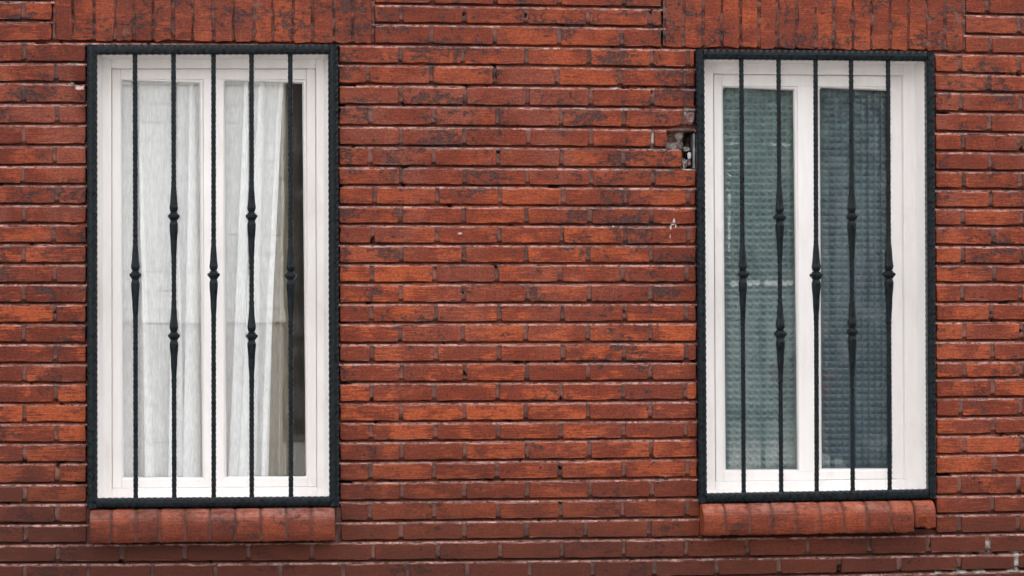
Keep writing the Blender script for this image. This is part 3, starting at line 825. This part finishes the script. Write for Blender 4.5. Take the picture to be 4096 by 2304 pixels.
# ------------------------------------------------------------------ iron grilles
def rail(name, root, p0, p1, w, yf, yb, along_z):
    """hammered flat bar between two points (centre line), scalloped front arrises"""
    p0 = W(*p0, -0.012); p1 = W(*p1, -0.012); L = (p1-p0).length; n = int(L/0.0045); pitch = 0.0215
    d = (p1-p0).normalized(); s = Vector((d.z, 0, -d.x)) if along_z else Vector((-d.z, 0, d.x))
    bm = bmesh.new(); rows = []
    ph = random.random()*6
    for k in range(n+1):
        t = k/n*L; c = p0+d*t
        wv = math.cos(2*math.pi*t/pitch+ph); wv2 = math.cos(2*math.pi*t/pitch+ph+0.8)
        h = w/2; c1 = 0.0062+0.0030*wv; c2 = 0.0062+0.0030*wv2
        e1 = h+0.0008*wv; e2 = h+0.0008*wv2
        pr = [(-e1, yb), (-e1, yf+0.007), (-e1+c1, yf+0.0012), (0, yf+0.0004*math.sin(t*160)), (e2-c2, yf+0.0012), (e2, yf+0.007), (e2, yb)]
        rows.append([bm.verts.new((c.x+s.x*a, y, c.z+s.z*a)) for a, y in pr])
    m = len(rows[0])
    for k in range(n):
        for a in range(m): bm.faces.new((rows[k][a], rows[k][(a+1) % m], rows[k+1][(a+1) % m], rows[k+1][a]))
    bm.faces.new(rows[0]); bm.faces.new(rows[-1][::-1])
    return under(bm_obj(name, bm, M['iron']), root)
def sweep(name, prof, p0, p1, sup, mat, root, sides=16, smooth=True):
    """prof: list of (t metres from p0, radius, turn)"""
    d = (p1-p0).normalized()
    bm = bmesh.new(); rows = []
    for t, r, tw in prof:
        c = p0+d*t; row = []
        for k in range(sides):
            a = 2*math.pi*(k+0.5)/sides
            ca, sa = math.cos(a), math.sin(a)
            rad = r/((abs(ca)**sup+abs(sa)**sup)**(1/sup))
            x = rad*ca; y = rad*sa
            row.append(bm.verts.new(c+Vector((x*math.cos(tw)-y*math.sin(tw), x*math.sin(tw)+y*math.cos(tw), 0))))
        rows.append(row)
    for k in range(len(rows)-1):
        for a in range(sides):
            b = (a+1) % sides; bm.faces.new((rows[k][a], rows[k][b], rows[k+1][b], rows[k+1][a]))
    bm.faces.new(rows[0]); bm.faces.new(rows[-1][::-1])
    return under(bm_obj(name, bm, mat, smooth=smooth), root)
def bar(root, top, bottom, collars, yc=-0.004):
    p0 = W(*top, yc); p1 = W(*bottom, yc); L = (p1-p0).length
    scale = L/(bottom[1]-top[1])
    cs = [(cy-top[1])*scale for cy in collars]
    r0 = 0.0069
    ts = list(np.arange(0, L, 0.0024))
    for c in cs: ts += [c+v for v in (-0.030, -0.026, -0.022, -0.019, -0.0165, -0.014, 0.010, 0.0125, 0.0145, 0.017, 0.021, 0.026)]
    ts = sorted(set([0.0]+[v for v in ts if 0 < v < L]+[L]))
    rs = []
    for t in ts:
        r = r0
        for c in cs:
            u = t-c
            if -0.135 < u < 0:
                a = -u
                if a > 0.030: r = max(r, r0+(0.0143-r0)*((0.135-a)/0.105)**1.45)
                elif a > 0.014: r = 0.0078+(0.0143-0.0078)*math.sqrt(max(0, (a-0.014)/0.016))
                else: r = 0.0085
            elif 0 <= u < 0.175:
                if u < 0.010: r = 0.0085
                elif u < 0.026: r = 0.0082+(0.0144-0.0082)*math.sqrt((u-0.010)/0.016)
                else: r = max(r, r0+(0.0144-r0)*((0.175-u)/0.149)**1.25)
        rs.append(r)
    # the plain lengths are twisted square bar, whole quarter turns between the knops
    ang = []; acc = 0.0; k = 0; n = len(ts)
    slim = [r < r0+0.0012 for r in rs]
    while k < n:
        if slim[k]:
            e = k
            while e+1 < n and slim[e+1]: e += 1
            span = ts[e]-ts[k]; q = max(1, round(span/0.0185))*math.pi/2
            for m in range(k, e+1): ang.append(acc+q*(ts[m]-ts[k])/max(span, 1e-6))
            acc += q; k = e+1
        else: ang.append(acc); k += 1
    prof = [(t, r*(1+0.03*math.sin(t*97)), a) for t, r, a in zip(ts, rs, ang)]
    o = sweep('bar', prof, p0, p1, 8.0, M['iron'], root, 16)
    for c in cs:
        tw = random.uniform(-0.14, 0.14)
        cp = [(c-0.0142, 0.0100), (c-0.0138, 0.0128), (c-0.0085, 0.0134), (c-0.0078, 0.0166), (c-0.0050, 0.0198), (c+0.0010, 0.0200), (c+0.0030, 0.0186), (c+0.0085, 0.0136), (c+0.0125, 0.0128), (c+0.0130, 0.0092)]
        k = sweep('collar', [(t, r, tw) for t, r in cp], p0, p1, 7.0, M['iron'], root, 20, False)
        k.parent = o
        k.matrix_parent_inverse = (root.matrix_basis @ o.matrix_parent_inverse @ o.matrix_basis).inverted()
    return o
def grille(label, g, bars):
    o, i = g['o'], g['i']
    root = empty('window_grille', W((o[2][0]+o[3][0])/2, (o[2][1]+o[3][1])/2, -0.012), label, 'window grille')
    tl, tr, bl, br = o; a, b, c, d = i
    wv = (a[0]-tl[0])*MM; wh = (a[1]-tl[1])*MM
    m2 = lambda p, q: ((p[0]+q[0])/2, (p[1]+q[1])/2)
    YF, YB = -0.026, 0.008
    L0 = ((tl[0]+a[0])/2, tl[1]); L1 = ((bl[0]+c[0])/2, bl[1]); R0 = ((tr[0]+b[0])/2, tr[1]); R1 = ((br[0]+d[0])/2, br[1])
    rail('side_rail', root, L0, L1, wv, YF, YB, True); rail('side_rail', root, R0, R1, wv, YF+0.0004, YB, True)
    rail('top_rail', root, (a[0]-3, (tl[1]+a[1])/2), (b[0]+3, (tr[1]+b[1])/2), wh, YF+0.0015, YB-0.002, False)
    rail('bottom_rail', root, (c[0]-3, (bl[1]+c[1])/2), (d[0]+3, (br[1]+d[1])/2), wh, YF+0.0015, YB-0.002, False)
    for top, bottom, cs in bars: bar(root, top, bottom, cs)
    return root
g1 = grille('dark wrought iron grille of five bars over the curtained window', GR[0], [
    ((540, 212), (543, 1996), [1102]), ((694, 212), (697, 1996), [867, 1345]), ((854, 212), (855, 1996), [1101]),
    ((1006, 212), (1007, 1994), [867, 1346]), ((1161, 212), (1164, 1994), [1104])])
g2 = grille('dark wrought iron grille of five bars over the obscured glass window', GR[1], [
    ((2965, 232), (2975, 1980), [1100]), ((3114, 232), (3125, 1979), [871, 1338]), ((3262, 234), (3267, 1976), [1103]),
    ((3404, 235), (3411, 1972), [868, 1328]), ((3552, 236), (3559, 1970), [1099])])
a = W(2774, 534, 0.0); b = W(2781, 672, 0.0)
under(box('mounting_strip', (a.x, b.x, 0.009, 0.06, b.z, a.z), M['zinc']), g2)

# ------------------------------------------------------------------ rooms, curtains
for (x0, x1, z0, z1) in ox:
    bm = bmesh.new(); box_bm(bm, x0-0.5, x1+0.5, 0.345, 2.6, z0-0.5, z1+0.4)
    # leave the street side open at the window
    for f in list(bm.faces):
        if f.calc_center_median().y < 0.4: bm.faces.remove(f)
    o = bm_obj('room', bm, M['room']); o['kind'] = 'structure'
def curtain(name, top, bottom, ytop, ybot, y, n, amp, fold, mat, phase=0.0, drift=0.8, nx=220, nz=40):
    vs_ = []
    for b in range(nz+1):
        v = b/nz
        xa = top[0]+(bottom[0]-top[0])*v; xb = top[1]+(bottom[1]-top[1])*v
        for a in range(nx+1):
            u = a/nx
            th = 2*math.pi*n*(u+0.05*math.sin(u*7+phase))+phase+drift*math.sin(v*2.1+u*5+phase)
            A = amp*(0.55+0.75*v*(0.6+0.4*math.sin(u*9+phase)))
            edge = min(1.0, u*8, (1-u)*8)
            px = xa+(xb-xa)*u+fold*edge*math.sin(th*1.0+0.6)/MM*(0.6+0.6*v)
            p = W(px, ytop+(ybot-ytop)*v, y); p.y = y+A*math.cos(th)
            vs_.append(p)
    w = nx+1
    fs = [(b*w+a, (b+1)*w+a, (b+1)*w+a+1, b*w+a+1) for b in range(nz) for a in range(nx)]
    c = sum(vs_, Vector())/len(vs_); c.z = min(v.z for v in vs_)
    o = mesh_obj(name, [v-c for v in vs_], fs, mat, smooth=True); o.location = c
    return o
tag(curtain('sheer_curtain', (465, 832), (490, 836), 285, 1960, 0.176, 4.2, 0.016, 0.036, M['sheer'], 0.4),
    'white sheer curtain panel behind the left pane of the curtained window', 'curtain', 'curtains in the left window')
tag(curtain('sheer_curtain', (875, 1135), (875, 1056), 285, 1960, 0.175, 3.1, 0.016, 0.034, M['sheer'], 2.1),
    'white sheer curtain panel with a slanting edge behind the right pane', 'curtain', 'curtains in the left window')
tag(curtain('drape', (1082, 1172), (1050, 1168), 280, 1960, 0.245, 1.5, 0.030, 0.004, M['tan'], 3.4, 0.2, 80),
    'tan drape hanging beside the slanting edge of the sheer curtain', 'curtain', 'curtains in the left window')
tag(curtain('drape', (1165, 1250), (1160, 1250), 280, 1960, 0.29, 1.6, 0.02, 0.004, M['brown'], 1.0, 0.3, 80),
    'dark brown drape in the right corner of the curtained window', 'curtain', 'curtains in the left window')
tag(curtain('drape', (455, 640), (455, 640), 280, 1960, 0.32, 2.0, 0.015, 0.004, M['tan'], 1.7, 0.3, 80),
    'tan drape behind the sheer curtain at the left edge', 'curtain', 'curtains in the left window')

# ------------------------------------------------------------------ across the street: what the panes reflect
HY = -16.0
house = empty('clapboard_house', (-2.0, HY, 0), 'white clapboard house across the street mirrored in the panes', 'house')
HX0, HX1 = -9.0, 0.60
under(box('wall', (HX0, HX1, HY-7.0, HY-0.03, 0.0, 6.4), M['siding']), house)
bo = None; zz = 1.30; k = 0
wins = [(-7.4, -6.2, 1.9, 3.6), (-4.6, -3.4, 1.9, 3.6), (-2.6, -1.6, 1.9, 3.6)]
while zz < 6.3:
    segs = [(HX0, HX1)]
    for (a, b, c, d) in wins:
        if zz+0.17 > c-0.1 and zz < d+0.1:
            segs = [s for (p, q) in segs for s in ((p, min(q, a-0.1)), (max(p, b+0.1), q)) if s[1]-s[0] > 0.05]
    for p, q in segs:
        bm = bmesh.new(); v = box_bm(bm, p, q, HY-0.028, HY-0.002, zz, zz+0.178)
        for i_ in (6, 7): v[i_].co.y -= 0.006
        under(bm_obj('siding_board', bm, M['siding']), house)
    zz += 0.180; k += 1
under(box('skirting', (HX0-0.02, HX1+0.02, HY-0.03, HY+0.04, 1.16, 1.285), M['siding'], None, 0.01), house)
under(box('foundation', (HX0, HX1, HY-0.03, HY+0.02, 0.0, 1.155), M['render'], None, 0.01), house)
bm = bmesh.new()
pts = [(HX0-0.4, HY+0.5, 6.35), (HX1+0.4, HY+0.5, 6.35), (HX1+0.4, HY-3.5, 8.8), (HX0-0.4, HY-3.5, 8.8), (HX0-0.4, HY-7.5, 6.35), (HX1+0.4, HY-7.5, 6.35)]
v = [bm.verts.new(p) for p in pts]; u = [bm.verts.new((p[0], p[1], p[2]+0.15)) for p in pts]
for q in ((0, 1, 2, 3), (3, 2, 5, 4)):
    bm.faces.new([v[i_] for i_ in q]); bm.faces.new([u[i_] for i_ in q])
for q in ((0, 1), (1, 2), (2, 5), (5, 4), (4, 3), (3, 0)): bm.faces.new((v[q[0]], v[q[1]], u[q[1]], u[q[0]]))
under(bm_obj('roof', bm, M['roof']), house)
for (a, b, c, d) in wins:
    wn_ = under(box('window', (a-0.09, b+0.09, HY-0.028, HY+0.02, c-0.09, d+0.09), M['siding'], None, 0.008), house)
    p_ = under(box('pane', (a, b, HY+0.021, HY+0.026, c, d), M['carglass']), house)

house3 = empty('brick_house', (2.7, -19.5, 0), 'dark red brick house beside the white clapboard one, mirrored at the edge of the panes', 'house')
under(box('wall', (0.95, 4.5, -26.0, -19.5, 0.0, 7.4), M['darkbrick']), house3)
under(box('cornice', (0.9, 4.55, -19.5, -19.3, 7.1, 7.5), M['roof'], None, 0.02), house3)
for a_ in (1.3, 3.0):
    under(box('window', (a_-0.08, a_+1.08, -19.52, -19.46, 1.4, 3.4), M['siding'], None, 0.008), house3)
    under(box('pane', (a_, a_+1.0, -19.459, -19.454, 1.48, 3.32), M['carglass']), house3)
house2 = empty('grey_house', (9.0, -22.0, 0), 'grey house standing back behind the street trees, mirrored in the obscured window', 'house')
under(box('wall', (4.9, 13.5, -28.0, -22.0, 0.0, 5.6), M['greywall']), house2)
bm = bmesh.new(); pts = [(4.6, -21.6, 5.55), (13.8, -21.6, 5.55), (13.8, -25.0, 7.6), (4.6, -25.0, 7.6), (4.6, -28.4, 5.55), (13.8, -28.4, 5.55)]
v = [bm.verts.new(p) for p in pts]; u = [bm.verts.new((p[0], p[1], p[2]+0.15)) for p in pts]
for q in ((0, 1, 2, 3), (3, 2, 5, 4)):
    bm.faces.new([v[i_] for i_ in q]); bm.faces.new([u[i_] for i_ in q])
for q in ((0, 1), (1, 2), (2, 5), (5, 4), (4, 3), (3, 0)): bm.faces.new((v[q[0]], v[q[1]], u[q[1]], u[q[0]]))
under(bm_obj('roof', bm, M['roof']), house2)
for a_ in (6.2, 8.4, 10.8):
    wn_ = under(box('window', (a_-0.08, a_+1.08, -22.0, -21.95, 1.5, 3.3), M['siding'], None, 0.008), house2)
    under(box('pane', (a_, a_+1.0, -21.949, -21.944, 1.58, 3.22), M['carglass']), house2)
def van(loc):
    """dark parked estate car, long side to the street"""
    root = empty('parked_car', loc, 'dark parked car across the street mirrored in the obscured window', 'car')
    prof = [(-2.3, 0.35), (-2.38, 0.75), (-2.28, 1.05), (-1.98, 1.12), (-1.35, 1.72), (-0.9, 1.80), (1.0, 1.80), (1.35, 1.74), (1.75, 1.22), (2.35, 1.08), (2.46, 0.75), (2.40, 0.35)]
    bm = bmesh.new(); rows = []
    for yy, s in ((-0.92, 0.0), (-0.90, 0.03), (0.90, 0.03), (0.92, 0.0)):
        pass
    sides = []
    for yy in (-0.9, 0.9):
        row = []
        for x, z in prof:
            tuck = 0.17*max(0, (z-1.1)/0.7)
            row.append(bm.verts.new((x, yy-math.copysign(tuck, yy), z)))
        sides.append(row)
    n = len(prof)
    for k in range(n): bm.faces.new((sides[0][k], sides[0][(k+1) % n], sides[1][(k+1) % n], sides[1][k]))
    bm.faces.new(sides[0]); bm.faces.new(sides[1][::-1])
    bmesh.ops.bevel(bm, geom=bm.edges[:], offset=0.04, segments=2, affect='EDGES')
    bm_obj('body', bm, M['carpaint'], root)
    for x0, x1, x2, x3 in ((-1.72, -0.55, -0.55, -1.28), (-0.47, 0.55, 0.55, -0.47), (0.63, 1.55, 1.2, 0.63)):
        for sy in (-1, 1):
            bm = bmesh.new(); v = [bm.verts.new((x, sy*(0.906-0.17*(z-1.1)/0.7), z)) for x, z in ((x0, 1.17), (x1, 1.17), (x2, 1.66), (x3, 1.66))]
            b = [bm.verts.new((q.co.x, q.co.y-sy*0.03, q.co.z)) for q in v]
            bm.faces.new(v); bm.faces.new(b[::-1])
            for k in range(4): bm.faces.new((v[k], b[k], b[(k+1) % 4], v[(k+1) % 4]))
            bm_obj('side_window', bm, M['carglass'], root)
    for x in (-1.45, 1.5):
        for sy in (-1, 1):
            bm = bmesh.new(); bmesh.ops.create_cone(bm, cap_ends=True, segments=28, radius1=0.35, radius2=0.35, depth=0.22)
            bmesh.ops.rotate(bm, verts=bm.verts, matrix=__import__('mathutils').Matrix.Rotation(R(90), 3, 'X'))
            bmesh.ops.translate(bm, verts=bm.verts, vec=(x, sy*0.82, 0.35))
            wh = bm_obj('wheel', bm, M['rubber'], root)
            bm = bmesh.new(); bmesh.ops.create_cone(bm, cap_ends=True, segments=24, radius1=0.22, radius2=0.20, depth=0.05)
            bmesh.ops.rotate(bm, verts=bm.verts, matrix=__import__('mathutils').Matrix.Rotation(R(90), 3, 'X'))
            bmesh.ops.translate(bm, verts=bm.verts, vec=(x, sy*0.93, 0.35))
            bm_obj('rim', bm, M['steel'], wh)
    for sy in (-1, 1):
        box('tail_lamp', (-2.385, -2.25, sy*0.80-0.09, sy*0.80+0.09, 0.80, 1.0), M['redlamp'], root, 0.01)
        box('headlight', (2.30, 2.455, sy*0.72-0.12, sy*0.72+0.12, 0.72, 0.90), M['steel'], root, 0.01)
    box('sill_trim', (-1.0, 1.05, 0.885, 0.93, 0.40, 0.47), M['steel'], root, 0.008)
    return root
van((6.9, -10.95, -0.12))

def tree(loc, h, crown_r, crown_z, n, seed, label):
    rr = random.Random(seed)
    root = empty('street_tree', loc, label, 'tree', 'trees across the street')
    bm = bmesh.new()
    def limb(p, q, r0, r1, seg=7):
        d = (q-p).normalized(); a = d.orthogonal().normalized(); b = d.cross(a)
        rows = []
        for t, r in ((0, r0), (0.5, (r0+r1)/2), (1, r1)):
            c = p.lerp(q, t)+(a*rr.uniform(-.05, .05) if t == 0.5 else Vector())
            rows.append([bm.verts.new(c+(a*math.cos(2*math.pi*k/seg)+b*math.sin(2*math.pi*k/seg))*r) for k in range(seg)])
        for i_ in range(2):
            for k in range(seg): bm.faces.new((rows[i_][k], rows[i_][(k+1) % seg], rows[i_+1][(k+1) % seg], rows[i_+1][k]))
    top = Vector((rr.uniform(-.2, .2), rr.uniform(-.2, .2), h*0.55))
    limb(Vector((0, 0, -0.1)), top, 0.20, 0.13)
    tips = []
    for k in range(9):
        a = rr.uniform(0, 6.28); e = Vector((math.cos(a)*crown_r*rr.uniform(.4, .8), math.sin(a)*crown_r*rr.uniform(.4, .8), crown_z+rr.uniform(-1, 1.3)))
        s = top.lerp(Vector((0, 0, h*0.3)), rr.uniform(0, .7)); limb(s, e, 0.075, 0.02); tips.append(e)
        for j in range(2):
            e2 = e+Vector((rr.uniform(-1, 1), rr.uniform(-1, 1), rr.uniform(-.5, .9))); limb(s.lerp(e, .6), e2, .03, .01); tips.append(e2)
    bm_obj('trunk', bm, M['bark'], root)
    verts, faces = [], []
    for k in range(n):
        t = rr.choice(tips); g = Vector((rr.gauss(0, .42), rr.gauss(0, .42), rr.gauss(0, .34)))
        c = t+g; s = rr.uniform(.05, .10)
        ax = Vector((rr.gauss(0, 1), rr.gauss(0, 1), rr.gauss(0, .5))).normalized(); bx = ax.orthogonal().normalized()
        i_ = len(verts); verts += [c-ax*s, c+bx*s*.45, c+ax*s, c-bx*s*.45]; faces.append((i_, i_+1, i_+2, i_+3))
    mesh_obj('crown', verts, faces, M['leaf'], root)
    return root
tree((6.3, -14.3, 0), 6.5, 2.0, 3.9, 9000, 3, 'leafy street tree behind the parked car, mirrored in the right pane')
tree((10.5, -20.0, 0), 8.0, 3.2, 5.0, 9000, 5, 'taller tree farther back behind the leafy street tree')
print('bricks in view', nb, sum(o.name.split('.')[0] == 'brick' and o.parent == wall for o in bpy.data.objects))
